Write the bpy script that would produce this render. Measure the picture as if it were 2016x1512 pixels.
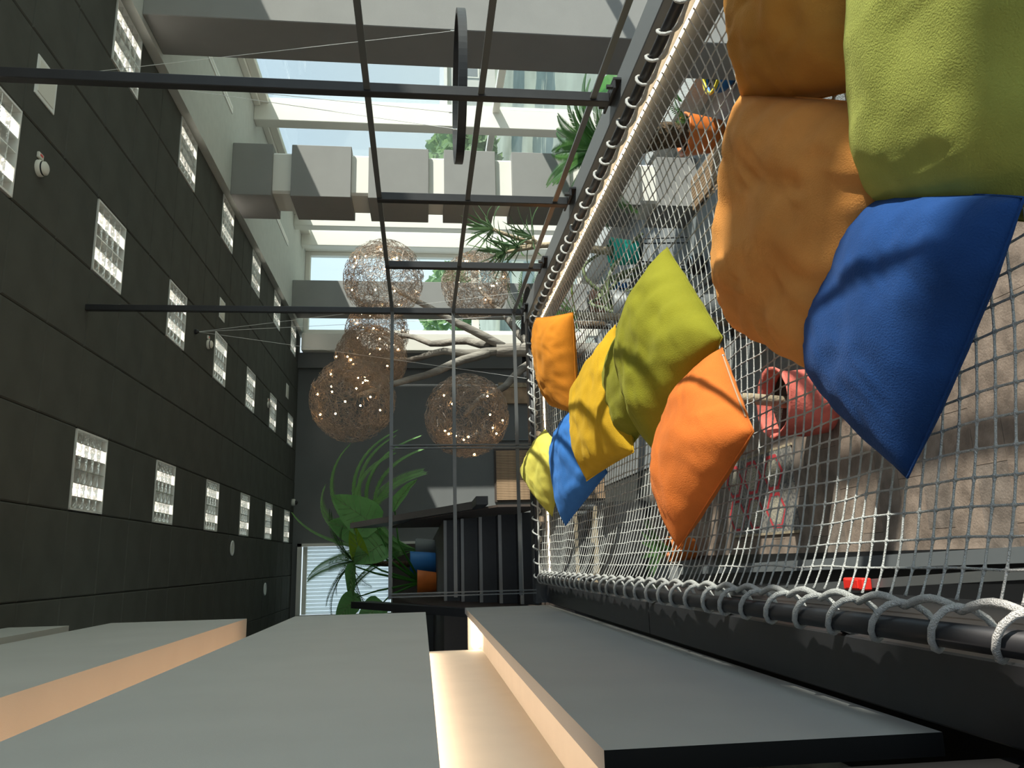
import bpy, bmesh, math, random
from mathutils import Vector, Matrix, noise
V = Vector
for o in list(bpy.data.objects): bpy.data.objects.remove(o)
scene = bpy.context.scene
C = scene.collection
R = random.Random(7)

# ------------------------------------------------------------- camera, sky, sun, exposure
cam_d = bpy.data.cameras.new('camera'); cam = bpy.data.objects.new('camera', cam_d); C.objects.link(cam)
cam_d.sensor_width = 36; cam_d.lens = 36 * 1560 / 2016; cam_d.clip_start = 0.02; cam_d.clip_end = 300
def axes(vp=(404., 829.), f=1560.):                 # vanishing point of the room's long axis, in the upright photograph
    y = V((vp[0] - 756, vp[1] - 1008, f)).normalized()
    p2 = V((vp[0] - 756 + 1000, vp[1] - 1008, f))
    n = p2.cross(y).normalized()
    if n.y > 0: n = -n
    return Matrix((y.cross(n), y, n))               # rows: world X, Y, Z in camera axes
M = axes()
rt, up, fw = M @ V((0, 1, 0)), M @ V((1, 0, 0)), M @ V((0, 0, 1))   # the phone was held on its side
cam.matrix_world = Matrix(((rt.x, up.x, -fw.x, 0), (rt.y, up.y, -fw.y, 0), (rt.z, up.z, -fw.z, 0), (0, 0, 0, 1)))
scene.camera = cam
scene.view_settings.view_transform = 'Standard'; scene.view_settings.look = 'None'
scene.view_settings.gamma = 1; scene.view_settings.use_curve_mapping = False
scene.view_settings.exposure = 1.0
w = bpy.data.worlds.new('sky'); scene.world = w; w.use_nodes = True
nt = w.node_tree; nt.nodes.clear()
wo = nt.nodes.new('ShaderNodeOutputWorld'); bg = nt.nodes.new('ShaderNodeBackground')
tc = nt.nodes.new('ShaderNodeTexCoord'); sx = nt.nodes.new('ShaderNodeSeparateXYZ'); rp = nt.nodes.new('ShaderNodeValToRGB')
nt.links.new(tc.outputs['Generated'], sx.inputs[0]); nt.links.new(sx.outputs['Z'], rp.inputs[0])
nt.links.new(rp.outputs[0], bg.inputs[0]); nt.links.new(bg.outputs[0], wo.inputs[0])
rp.color_ramp.elements[0].position = 0.0; rp.color_ramp.elements[0].color = (.62, .72, .76, 1)
rp.color_ramp.elements[1].position = .35; rp.color_ramp.elements[1].color = (.50, .65, .82, 1)
bg.inputs[1].default_value = .78
sun_d = bpy.data.lights.new('sun', 'SUN'); sun_d.energy = 4.0; sun_d.angle = .012; sun_d.color = (1, .93, .83)
sun = bpy.data.objects.new('sun', sun_d); C.objects.link(sun)
sun.rotation_euler = V((-1, .5, -.45)).to_track_quat('-Z', 'Y').to_euler(); sun.location = (30, -15, 14)

# ------------------------------------------------------------- materials
def mat(name, col, rough=.6, metal=0, var=0, vscale=8, bump=0, bscale=60, sheen=0, emit=None, estr=0, stretch=None, spec=.5, col2=None):
    m = bpy.data.materials.new(name); m.use_nodes = True; t = m.node_tree; b = t.nodes['Principled BSDF']
    c = (*col, 1)
    b.inputs['Base Color'].default_value = c; b.inputs['Roughness'].default_value = rough; b.inputs['Metallic'].default_value = metal
    b.inputs['Specular IOR Level'].default_value = spec
    if sheen:
        b.inputs['Sheen Weight'].default_value = sheen; b.inputs['Sheen Roughness'].default_value = .45
        b.inputs['Sheen Tint'].default_value = tuple(min(1, x * 1.6 + .1) for x in col) + (1,)
    if emit: b.inputs['Emission Color'].default_value = (*emit, 1); b.inputs['Emission Strength'].default_value = estr
    if var or bump:
        co = t.nodes.new('ShaderNodeTexCoord'); src = co.outputs['Object']
        if stretch:
            mp = t.nodes.new('ShaderNodeMapping'); mp.inputs['Scale'].default_value = stretch
            t.links.new(src, mp.inputs[0]); src = mp.outputs[0]
        if var:
            n = t.nodes.new('ShaderNodeTexNoise'); n.inputs['Scale'].default_value = vscale; n.inputs['Detail'].default_value = 5
            r = t.nodes.new('ShaderNodeValToRGB'); d = col2 or tuple(x * (1 - var) for x in col)
            r.color_ramp.elements[0].position = .35; r.color_ramp.elements[0].color = (*d, 1)
            r.color_ramp.elements[1].position = .65; r.color_ramp.elements[1].color = c
            t.links.new(src, n.inputs['Vector']); t.links.new(n.outputs[0], r.inputs[0]); t.links.new(r.outputs[0], b.inputs['Base Color'])
        if bump:
            n2 = t.nodes.new('ShaderNodeTexNoise'); n2.inputs['Scale'].default_value = bscale; n2.inputs['Detail'].default_value = 4
            bp = t.nodes.new('ShaderNodeBump'); bp.inputs['Strength'].default_value = bump; bp.inputs['Distance'].default_value = .02
            t.links.new(src, n2.inputs['Vector']); t.links.new(n2.outputs[0], bp.inputs['Height']); t.links.new(bp.outputs[0], b.inputs['Normal'])
    return m
def emis(name, col, s):
    m = bpy.data.materials.new(name); m.use_nodes = True; t = m.node_tree; t.nodes.clear()
    o = t.nodes.new('ShaderNodeOutputMaterial'); e = t.nodes.new('ShaderNodeEmission')
    e.inputs[0].default_value = (*col, 1); e.inputs[1].default_value = s; t.links.new(e.outputs[0], o.inputs[0]); return m
def glass(name, tint, refl=.06):
    m = bpy.data.materials.new(name); m.use_nodes = True; t = m.node_tree; t.nodes.clear()
    o = t.nodes.new('ShaderNodeOutputMaterial'); a = t.nodes.new('ShaderNodeBsdfTransparent'); g = t.nodes.new('ShaderNodeBsdfGlossy')
    a.inputs[0].default_value = (*tint, 1); g.inputs['Roughness'].default_value = .02
    mx = t.nodes.new('ShaderNodeMixShader'); lw = t.nodes.new('ShaderNodeLayerWeight'); lw.inputs[0].default_value = .25
    ml = t.nodes.new('ShaderNodeMath'); ml.operation = 'MULTIPLY_ADD'; ml.inputs[1].default_value = .3; ml.inputs[2].default_value = refl * .4
    t.links.new(lw.outputs['Fresnel'], ml.inputs[0]); t.links.new(ml.outputs[0], mx.inputs[0])
    t.links.new(a.outputs[0], mx.inputs[1]); t.links.new(g.outputs[0], mx.inputs[2]); t.links.new(mx.outputs[0], o.inputs[0]); return m
def leafmat(name, col, col2, rough=.45, trans=.35):
    m = mat(name, col, rough, var=.4, vscale=6, col2=col2); t = m.node_tree; b = t.nodes['Principled BSDF']
    tr = t.nodes.new('ShaderNodeBsdfTranslucent'); tr.inputs[0].default_value = (*(min(1, x * 1.5) for x in col), 1)
    mx = t.nodes.new('ShaderNodeMixShader'); mx.inputs[0].default_value = trans
    o = t.nodes['Material Output']; t.links.new(b.outputs[0], mx.inputs[1]); t.links.new(tr.outputs[0], mx.inputs[2]); t.links.new(mx.outputs[0], o.inputs[0])
    return m
def velvet(name, col, dark=.55):
    m = mat(name, col, .85, var=.3, vscale=5, bump=.25, bscale=260, sheen=.35, spec=.15, col2=tuple(x * (dark + .2) for x in col))
    return m
K = dict(
    tile=mat('ceiling_tile_dark', (.115, .116, .104), .95, var=.14, vscale=3, bump=.3, bscale=400, spec=.05),
    gap=mat('tile_gap', (.045, .045, .04), .9),
    soffit=mat('soffit_grey', (.60, .61, .57), .9, var=.05),
    board=mat('board_grey', (.56, .555, .525), .75, var=.05, vscale=3, bump=.08, bscale=300, spec=.25),
    boarddark=mat('board_dark_grey', (.36, .36, .345), .75, var=.05, vscale=3, bump=.08, bscale=300, spec=.25),
    boardend=mat('board_shade_black', (.012, .012, .012), .8, spec=.1),
    pillar=mat('pillar_grey', (.30, .295, .285), .9, var=.05, vscale=4, bump=.1, bscale=200, spec=.15),
    cream=mat('cream_paint', (.84, .81, .74), .55, var=.03, vscale=2),
    creamwall=mat('niche_cream', (.80, .73, .62), .7, var=.03),
    wallfar=mat('far_wall_charcoal', (.19, .195, .195), .9, var=.08, vscale=2, spec=.1),
    wallblack=mat('wall_black', (.016, .016, .017), .35),
    steel=mat('black_steel', (.022, .022, .024), .42, metal=0, spec=.5, var=.2, vscale=14),
    steelgrey=mat('rail_flat_bar', (.10, .105, .105), .3, spec=.6),
    beamtop=mat('beam_paint', (.15, .16, .165), .45, spec=.5),
    chrome=mat('chrome_louvre', (.88, .88, .86), .22, metal=.9, bump=.5, bscale=22),
    white=mat('white_plastic', (.80, .78, .70), .5),
    whitegl=mat('white_enamel', (.85, .85, .82), .4),
    rope=mat('white_cord', (.82, .81, .77), .8, var=.15, vscale=120, bump=.8, bscale=420),
    bulb=emis('bulb_warm', (1, .60, .26), 26), led=emis('led_warm', (1, .74, .45), 7), ledw=emis('led_white', (1, .82, .60), 7), cove=emis('cove_warm', (1, .74, .53), 4.6), tube=emis('fill_tube', (1, .93, .82), 5), cove2=emis('cove_amber', (1, .56, .30), 1.5),
    wire=mat('aluminium_wire', (.36, .30, .25), .5, metal=.35), bark=mat('grey_branch', (.34, .31, .27), .8, var=.5, vscale=9, bump=.8, bscale=26, stretch=(1, 1, .25)),
    glass=glass('window_glass', (.93, .97, .97)),
    wood=mat('pale_wood', (.50, .33, .20), .55, var=.4, vscale=5, stretch=(1, .12, 1)),
    darkmetal=mat('dark_metal', (.03, .03, .03), .5), grey=mat('table_grey', (.24, .26, .27), .6),
    plank=mat('floor_plank', (.36, .275, .22), .5, var=.45, vscale=7, bump=.2, bscale=60, spec=.4),
    plankd=mat('floor_plank_dark', (.30, .24, .20), .5, var=.45, vscale=7, bump=.2, bscale=60, spec=.4),
    stucco=mat('pale_stucco', (.62, .62, .60), .9, var=.1, vscale=40, bump=1, bscale=70),
    greyfloor=mat('textured_grey_floor', (.33, .34, .34), .85, var=.15, vscale=30, bump=1, bscale=90),
    nosing=mat('nosing_grey', (.36, .35, .33), .5),
    orange=mat('pot_orange', (.78, .20, .035), .5, var=.15), turq=mat('pot_turquoise', (.02, .50, .40), .55), blue=mat('pot_blue', (.03, .20, .55), .55),
    salmon=mat('felt_salmon', (.72, .16, .12), .85, var=.25, bump=.3, bscale=40), soil=mat('soil', (.04, .028, .02), .95, var=.5, vscale=40, bump=1, bscale=60),
    trunk=mat('fibrous_trunk', (.16, .10, .055), .95, var=.75, vscale=45, bump=1, bscale=60), stem=mat('pale_trunk', (.50, .40, .27), .85, var=.4, vscale=14, bump=.5, bscale=40),
    palm=leafmat('palm_green', (.10, .22, .06), (.04, .10, .04)), fern=leafmat('fern_green', (.30, .55, .20), (.18, .38, .13)), vein=leafmat('leaf_vein', (.38, .56, .25), (.3, .48, .2)), aloe=leafmat('aloe_green', (.16, .26, .12), (.07, .14, .07), .4, .12), big=leafmat('big_leaf_green', (.24, .52, .17), (.16, .40, .12)), lime=leafmat('lime_leaf', (.35, .50, .05), (.22, .40, .04)), cactus=mat('cactus_green', (.20, .25, .11), .6, var=.4, vscale=10),
    banana=leafmat('banana_green', (.075, .28, .04), (.05, .20, .03)),
    red=mat('red_plastic', (.75, .03, .02), .4), green=mat('sign_green', (.02, .45, .12), .4),
    blind=leafmat('blind_white', (.90, .92, .97), (.88, .9, .96), .6, .85), brown=mat('dark_brown_panel', (.075, .055, .045), .6), lounge=mat('cabinet_black', (.014, .012, .011), .5),
    terracotta=mat('brown_wood', (.36, .15, .08), .5, var=.3, vscale=4), hedge=leafmat('outdoor_green', (.20, .32, .13), (.12, .22, .09)), facade=mat('outdoor_facade', (.62, .60, .56), .9), lawn=mat('outdoor_ground', (.45, .48, .38), .95, var=.3, vscale=.4))

# ------------------------------------------------------------- mesh builder
ORG = {}
class MB:
    def __init__(s): s.v = []; s.f = []; s.mi = []; s.cur = 0
    def add(s, vs, fs):
        n = len(s.v); s.v += [V(v) for v in vs]; s.f += [tuple(i + n for i in f) for f in fs]; s.mi += [s.cur] * len(fs); return s
    def box(s, x0, x1, y0, y1, z0, z1):
        return s.add([(x, y, z) for x in (x0, x1) for y in (y0, y1) for z in (z0, z1)], [(0, 1, 3, 2), (4, 6, 7, 5), (0, 4, 5, 1), (2, 3, 7, 6), (0, 2, 6, 4), (1, 5, 7, 3)])
    def cbox(s, x0, x1, y0, y1, z0, z1, c=.01):          # box with its edges bevelled
        b = bmesh.new(); bmesh.ops.create_cube(b, size=1)
        bmesh.ops.scale(b, vec=(x1 - x0, y1 - y0, z1 - z0), verts=b.verts); bmesh.ops.translate(b, vec=((x0 + x1) / 2, (y0 + y1) / 2, (z0 + z1) / 2), verts=b.verts)
        bmesh.ops.bevel(b, geom=list(b.edges), offset=c, segments=1, affect='EDGES')
        b.verts.index_update(); s.add([v.co.copy() for v in b.verts], [tuple(v.index for v in f.verts) for f in b.faces]); b.free(); return s
    def bar(s, a, b, w, h, up=(0, 0, 1)):
        a, b = V(a), V(b); d = (b - a).normalized(); u = V(up); x = d.cross(u)
        if x.length < 1e-4: x = d.cross(V((0, 1, 0)))
        x.normalize(); u = x.cross(d); x = x * w / 2; u = u * h / 2
        return s.add([a - x - u, a + x - u, a + x + u, a - x + u, b - x - u, b + x - u, b + x + u, b - x + u], [(3, 2, 1, 0), (4, 5, 6, 7), (0, 1, 5, 4), (1, 2, 6, 5), (2, 3, 7, 6), (3, 0, 4, 7)])
    def tube(s, pts, r, n=8, caps=True):
        pts = [V(p) for p in pts]; k = len(pts); rs = r if isinstance(r, (list, tuple)) else [r] * k
        t = (pts[1] - pts[0]).normalized(); x = t.cross(V((0, 0, 1)))
        if x.length < 1e-3: x = t.cross(V((0, 1, 0)))
        x.normalize(); vs = []; fs = []
        for i in range(k):
            t = (pts[min(i + 1, k - 1)] - pts[max(i - 1, 0)]).normalized()
            x = (x - t * x.dot(t)); x.normalize(); y = t.cross(x)
            for j in range(n):
                a = 2 * math.pi * j / n; vs.append(pts[i] + (x * math.cos(a) + y * math.sin(a)) * rs[i])
        for i in range(k - 1):
            for j in range(n):
                a = i * n + j; b = i * n + (j + 1) % n; fs.append((a, b, b + n, a + n))
        if caps: fs.append(tuple(range(n))[::-1]); fs.append(tuple(range((k - 1) * n, k * n)))
        return s.add(vs, fs)
    def lathe(s, c, prof, n=24, close=False):
        vs = []; fs = []; c = V(c)
        for r, z in prof:
            for j in range(n): a = 2 * math.pi * j / n; vs.append(c + V((r * math.cos(a), r * math.sin(a), z)))
        for i in range(len(prof) - 1):
            for j in range(n): a = i * n + j; b = i * n + (j + 1) % n; fs.append((a, b, b + n, a + n))
        if close: fs.append(tuple(range(n))[::-1]); fs.append(tuple(range((len(prof) - 1) * n, len(prof) * n)))
        return s.add(vs, fs)
    def disc(s, c, r, n=20):
        c = V(c); return s.add([c + V((r * math.cos(2 * math.pi * j / n), r * math.sin(2 * math.pi * j / n), 0)) for j in range(n)], [tuple(range(n))])
    def ball(s, c, r, n=8, m=6, sc=(1, 1, 1)):
        c = V(c); vs = [c + V((0, 0, r * sc[2]))]; fs = []
        for i in range(1, m):
            t = math.pi * i / m
            for j in range(n): a = 2 * math.pi * j / n; vs.append(c + V((r * math.sin(t) * math.cos(a) * sc[0], r * math.sin(t) * math.sin(a) * sc[1], r * math.cos(t) * sc[2])))
        vs.append(c - V((0, 0, r * sc[2]))); L = len(vs) - 1
        for j in range(n): fs.append((0, 1 + j, 1 + (j + 1) % n)); fs.append((L, 1 + (m - 2) * n + (j + 1) % n, 1 + (m - 2) * n + j))
        for i in range(m - 2):
            for j in range(n): a = 1 + i * n + j; b = 1 + i * n + (j + 1) % n; fs.append((a, a + n, b + n, b))
        return s.add(vs, fs)
    def strip(s, rows, close=False):                     # rows of equal length
        n = len(rows[0]); vs = [p for r in rows for p in r]; fs = []
        for i in range(len(rows) - 1):
            for j in range(n - 1): a = i * n + j; fs.append((a, a + 1, a + n + 1, a + n))
        return s.add(vs, fs)
    def build(s, name, m, parent=None, smooth=False, kind=None):
        if parent is not None: org = ORG[parent.name]
        else:
            lo = V([min(v[i] for v in s.v) for i in range(3)]); hi = V([max(v[i] for v in s.v) for i in range(3)])
            org = V(((lo.x + hi.x) / 2, (lo.y + hi.y) / 2, lo.z))
        me = bpy.data.meshes.new(name); me.from_pydata([v - org for v in s.v], [], s.f)
        for x in (m if isinstance(m, (list, tuple)) else [m]): me.materials.append(x)
        if isinstance(m, (list, tuple)): me.polygons.foreach_set('material_index', s.mi)
        if smooth: me.polygons.foreach_set('use_smooth', [True] * len(me.polygons))
        me.update(); o = bpy.data.objects.new(name, me); C.objects.link(o)
        if parent is not None: o.parent = parent
        else: o.location = org
        ORG[o.name] = org
        if kind: o['kind'] = kind
        return o
def tag(o, label, cat, group=None):
    o['label'] = label; o['category'] = cat
    if group: o['group'] = group
    return o
def thing(name, loc, label, cat, group=None):
    o = bpy.data.objects.new(name, None); o.empty_display_size = .1; C.objects.link(o); o.location = loc; ORG[o.name] = V(loc)
    return tag(o, label, cat, group)
def inst(src, name, loc, parent, rot=None):             # an object sharing src's mesh, placed in world space under parent
    o = bpy.data.objects.new(name, src.data); C.objects.link(o); o.parent = parent; o.location = V(loc) - ORG[parent.name]; ORG[o.name] = V(loc)
    if rot: o.rotation_euler = rot
    return o
def struct(mb, name, m, smooth=False): return mb.build(name, m, None, smooth, 'structure')
def lerp(a, b, t): return a + (b - a) * t

# ============================================================= THE ROOM
ZC, ZF, ZM = 2.49, -3.75, -.24          # ceiling, lower floor, upper landing (camera height = 0)
XR, YF = 6.65, 16.1                     # window wall, far wall
# ceiling: backing slab and single 0.6 m tiles
ceil = struct(MB().box(-1.75, 4.64, -2, YF + .2, ZC + .075, ZC + .25), 'ceiling', K['gap'])
LIGHTS = {(ci, rj) for ci in (0, 3, 6) for rj in range(-12, 17, 3)}
def tile_mesh():
    h = .2985; c = .010
    m = MB(); m.add([(-h, -h, .012), (h, -h, .012), (h, h, .012), (-h, h, .012), (-h, -h, .004), (h, -h, .004), (h, h, .004), (-h, h, .004), (-h + c, -h + c, -.004), (h - c, -h + c, -.004), (h - c, h - c, -.004), (-h + c, h - c, -.004)],
                    [(0, 4, 5, 1), (1, 5, 6, 2), (2, 6, 7, 3), (3, 7, 4, 0), (4, 8, 9, 5), (5, 9, 10, 6), (6, 10, 11, 7), (7, 11, 8, 4), (8, 11, 10, 9)])
    return m
first = None
for i in range(-3, 7):
    for j in range(-12, 17):
        if (i, j) in LIGHTS: continue
        loc = (.725 + .602 * i, 6.3 + .602 * j, ZC)
        if first is None: first = tile_mesh().build('ceiling_tile', K['tile'], ceil); first.location = V(loc) - ORG[ceil.name]; first.data.transform(Matrix.Translation(ORG[ceil.name]))
        else: inst(first, 'ceiling_tile', loc, ceil)
# soffit over the windows, with slot openings
struct(MB().box(4.64, XR + .3, -2, YF + .2, 2.40, 2.74), 'trim_1', K['soffit'])
for y0, y1, lab in ((6.9, 9.45, 'white linear air slot in the grey soffit between the two nearest pillars'), (10.45, 13.8, 'white linear air slot in the grey soffit beyond the striped pillar')):
    t = thing('air_slot', (5.70, (y0 + y1) / 2, 2.385), lab, 'air vent', 'linear slots in the window soffit')
    MB().box(5.65, 5.75, y0, y1, 2.388, 2.40).build('slot_frame', K['whitegl'], t)
    MB().box(5.69, 5.71, y0 + .03, y1 - .03, 2.385, 2.388).build('diffuser', K['white'], t)
# walls
struct(MB().box(.42, 4.26, YF, YF + .3, ZF, 2.7).box(-1.75, -.98, YF, YF + .3, ZF, 2.7).box(-.98, .42, YF, YF + .3, ZF, .52).box(-.98, .42, YF, YF + .3, 2.38, 2.7), 'wall_far', K['wallfar'])
struct(MB().box(3.92, 4.24, YF - .12, YF, ZF, 2.49), 'trim_2', K['wallfar'])
struct(MB().box(-1.95, -1.75, 5.9, YF + .3, ZF, 2.7), 'wall_left', K['wallfar'])
struct(MB().box(XR, XR + .3, -2.2, -2.0, ZF, 2.7), 'wall_right', K['pillar'])
struct(MB().box(-.75, -.57, -2, 5.5, ZF, 2.70), 'wall_niche', K['creamwall'])
struct(MB().box(-.57, -.34, -2, 11.6, ZF, -1.16), 'wall_lower', K['wallblack'])
struct(MB().bar((-.02, 1.7, -2.60), (-.33, 7.0, -2.60), .05, .04), 'trim_3', K['steelgrey'])
struct(MB().bar((.02, 2, ZF + .03), (-.21, 11.4, ZF + .03), .10, .06), 'baseboard_lower', K['beamtop'])
struct(MB().box(-.34, 0, -2, 11.6, ZF - .012, ZF + .002), 'floor.005', K['wallblack'])
# lower floor, boards one by one in front, textured floor by the windows
fl = struct(MB().box(-2, XR + .3, -2, YF + .3, ZF - .2, ZF - .012), 'floor', K['gap'])
pl = None
for k, y in enumerate([2.6 + .30 * i for i in range(34)]):
    off = (k % 3) * .4
    for x0, x1 in ((-.10, .15 + off), (.15 + off, 1.45 if y > 6.2 else 1.6)) + (((1.6, 3.0),) if y < 6.2 else ()):
        if x1 - x0 < .1: continue
        MB().box(x0 + .002, x1 - .002, y + .002, y + .298, ZF - .012, ZF + R.uniform(-.001, .001)).build('floor_plank', K['plank'] if R.random() < .6 else K['plankd'], fl)
struct(MB().box(1.45, XR, 6.2, YF, ZF - .012, ZF + .001).box(3.0, XR, -2, 6.2, ZF - .012, ZF + .001), 'floor.001', K['greyfloor'])
struct(MB().box(-2, -.14, 11.6, YF, ZF - .012, ZF), 'floor.002', K['greyfloor'])
struct(MB().box(5.85, XR, 6, YF, ZF, ZF + .32), 'trim_4', K['stucco'])

# ------------------------------------------------------------- window wall
def window(n, frames, panes):
    f = MB()
    for b in frames: f.cbox(*b, c=.008)
    o = struct(f, 'window_%d' % n, K['cream'])
    for p in panes: MB().box(*p).build('pane', K['glass'], o)
    return o
ys = [-2.1, -1.3, 2.9, 6.55, 10.65, 14.35]
for i in range(5):
    a, b = ys[i], ys[i + 1]
    window(i + 1, [(6.52, 6.65, a, b, 2.31, 2.40), (6.56, 6.66, a + .2, b, 2.195, 2.31), (6.30, 6.66, b, b + .22, ZF + .3, 2.40), (6.55, 6.66, a + .2, b, -1.16, -1.06), (6.55, 6.66, a + .2, b, ZF + .3, ZF + .4)],
           [(6.60, 6.612, a + .22, b, -1.06, 2.195), (6.60, 6.612, a + .22, b, ZF + .4, -1.16)])
window(6, [(6.30, 6.66, 15.3, 15.5, ZF + .3, 2.40), (6.42, 6.66, 15.7, 16.0, ZF + .3, 2.40), (6.52, 6.66, 14.5, 15.7, 2.22, 2.40)], [(6.60, 6.612, 14.57, 15.7, ZF + .3, 2.22)])
window(7, [(4.62, 6.42, 15.95, 16.1, 2.30, 2.40), (4.24, 4.60, 15.78, 16.1, ZF + .3, 2.40), (4.58, 4.70, 15.88, 16.1, ZF + .3, 2.36), (6.34, 6.42, 15.95, 16.1, ZF + .3, 2.30), (4.62, 6.42, 15.97, 16.08, -1.22, -1.06), (4.62, 6.42, 15.95, 16.1, ZF, ZF + .4)],
       [(4.70, 6.36, 16.02, 16.03, -1.06, 2.30), (4.70, 6.36, 16.02, 16.03, ZF + .4, -1.22)])
# far left window with vertical blinds
wl = struct(MB().box(-.98, -.92, YF - .08, YF, .55, 2.38).box(.36, .42, YF - .08, YF, -.24, 2.38).box(-.98, .42, YF - .08, YF, 2.30, 2.38).box(-.98, .42, YF - .08, YF, .52, .58), 'window_8', K['cream'])

sl = MB().box(-.003, .003, -.030, .030, .60, 2.29).build('blind_slat', K['blind'], wl); ang = 1.25
s0 = sl.data; s0.transform(Matrix.Translation(ORG[wl.name])); s0.transform(Matrix.Rotation(ang, 4, 'Z'))
for k in range(18):
    o = sl if k == 0 else bpy.data.objects.new('blind_slat', s0)
    if k: C.objects.link(o); o.parent = wl
    o.location = V((-.89 + .0715 * k, YF + .09, 0)) - ORG[wl.name]
MB().box(-.92, .36, YF + .06, YF + .12, 2.21, 2.29).build('blind_rail', K['white'], wl)
MB().box(-.92, .36, YF + .2, YF + .212, .58, 2.30).build('pane', K['glass'], wl)

# ------------------------------------------------------------- pillars
def pillar(name, x0, x1, y0, y1, sleeves, label, ztop=2.40):
    t = thing(name, ((x0 + x1) / 2, (y0 + y1) / 2, ZF), label, 'pillar', 'grey pillars along the windows')
    if sleeves:
        g = .075
        MB().cbox(x0 + g, x1 - g, y0 + g, y1 - g, ZF, 2.40, c=.03).build('core', K['cream'], t)
        for z0, z1 in sleeves: MB().cbox(x0, x1, y0, y1, z0, z1, c=.006).build('sleeve', K['pillar'], t)
    else: MB().cbox(x0, x1, y0, y1, ZF, ztop, c=.006).build('shaft', K['pillar'], t)
pillar('pillar', 4.70, 5.42, 6.31, 6.88, None, 'plain grey square pillar nearest the camera, behind the ring lamp wires')
pillar('pillar', 4.61, 5.33, 9.59, 10.32, [(1.90, 2.40), (.90, 1.66), (-.10, .68), (-.98, -.30), (-1.98, -1.20), (-2.93, -2.20), (ZF, -3.18)], 'square pillar of grey blocks with cream bands between them')
pillar('pillar', 4.71, 5.25, 14.47, 15.15, None, 'plain grey pillar at the far end, behind the wire ball lamps')
pillar('pillar', 4.70, 5.20, -.35, -.17, None, 'grey half height blocker added to shade the large cushions, out of the frame', 1.05)  # unseen blocker, added to throw shade on the near cushions

# ------------------------------------------------------------- grey boards of the left partition (with cove lights)
def board(y0, y1, z0, z1, label, x0=-.57, x1=-.32):
    t = thing('partition_board', ((x0 + x1) / 2, (y0 + y1) / 2, z0), label, 'wall panel', 'grey boards of the shelf partition')
    m = MB(); m.box(x0, x1, y0, y1, z0, z1); m.mi = [0, 0, 1, 0, 0, 0]  # near end face coloured black to stand for shade
    m.build('panel', [K['board'], K['boardend']], t); return t
board(-.5, 5.30, 2.13, 2.48, 'grey board with salmon lit underside, topmost at the ceiling edge')
board(-.5, 5.42, 1.105, 1.93, 'grey board with a warm lit underside, second from the top')
tb = board(1.34, 5.50, -.03, .815, 'big grey board at eye level, directly above the lit cream niche')
tc_ = thing('partition_board', (-.33, 3.6, -.93), 'dark grey low board below the lit cream niche, beside the net beam', 'wall panel', 'grey boards of the shelf partition')
m = MB(); m.box(-.36, -.32, 1.43, 5.86, -.93, -.31); m.mi = [0, 0, 1, 0, 0, 0]; m.build('panel', [K['boarddark'], K['boardend']], tc_)  # shade on the near end is put in as black
m = MB(); m.box(-.57, -.36, 1.43, 5.5, -.46, -.40); m.box(-.57, -.36, 5.5, 5.56, -.46, -.31); m.build('shelf', K['creamwall'], tc_)
MB().box(-.55, -.345, 5.485, 5.50, -.375, -.345).build('led_strip', K['ledw'], tc_)
MB().box(-.55, -.50, 1.45, 5.4, -.040, -.031).build('led_strip', K['cove'], tb)
MB().box(-.50, -.40, .2, 5.3, .816, .826).build('led_strip', K['cove2'], tb)
struct(MB().box(-.57, -.33, -1.2, 1.28, -1.1, .9), 'trim_5', K['boardend'])

# ------------------------------------------------------------- net frame
nf = thing('net_frame', (.85, 3.2, -1.15), 'black steel beams, pipes and warm light strips holding the white rope net', 'frame')
PX0, PX1, PY1, PZ = -.137, 1.81, 5.96, -.858
m = MB().cbox(-.31, -.178, .1, 3.30, -1.15, -.93, c=.004).build('left_beam', K['steel'], nf); MB().cbox(-.31, -.178, 3.304, 6.1, -1.15, -.93, c=.004).build('left_beam', K['steel'], nf)
MB().cbox(1.885, 2.02, .1, 6.16, -1.06, -.835, c=.004).build('right_beam', K['beamtop'], nf)
MB().cbox(-.31, 2.02, 6.02, 6.14, -1.06, -.84, c=.004).build('far_beam', K['steel'], nf)
MB().tube([(PX0, .1, PZ), (PX0, 5.93, PZ)], .021, 14).build('left_pipe', K['steel'], nf, True)
MB().tube([(PX1, .1, PZ), (PX1, 5.93, PZ)], .021, 14).build('right_pipe', K['steel'], nf, True)
MB().tube([(PX0, PY1, PZ), (PX1, PY1, PZ)], .021, 14).build('far_pipe', K['steel'], nf, True)
for y in (1.12, 1.75, 2.42, 3.22, 3.30, 4.15, 5.0): MB().bar((-.140, y, -.87), (-.182, y, -.96), .035, .008, (1, 0, 0)).build('pipe_bracket', K['steel'], nf)
for y in (.9, 1.9, 2.9, 3.9, 4.9): MB().bar((1.81, y, -.87), (1.89, y, -.93), .04, .008).build('pipe_bracket', K['steel'], nf)
for x in (.3, .95, 1.6): MB().bar((x, 5.96, -.87), (x, 6.03, -.93), .04, .008).build('pipe_bracket', K['steel'], nf)
MB().box(1.862, 1.870, .1, 6.0, -.950, -.942).build('led_strip', K['led'], nf)
MB().box(-.17, 1.86, 6.006, 6.018, -.960, -.950).build('led_strip', K['led'], nf)
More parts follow.
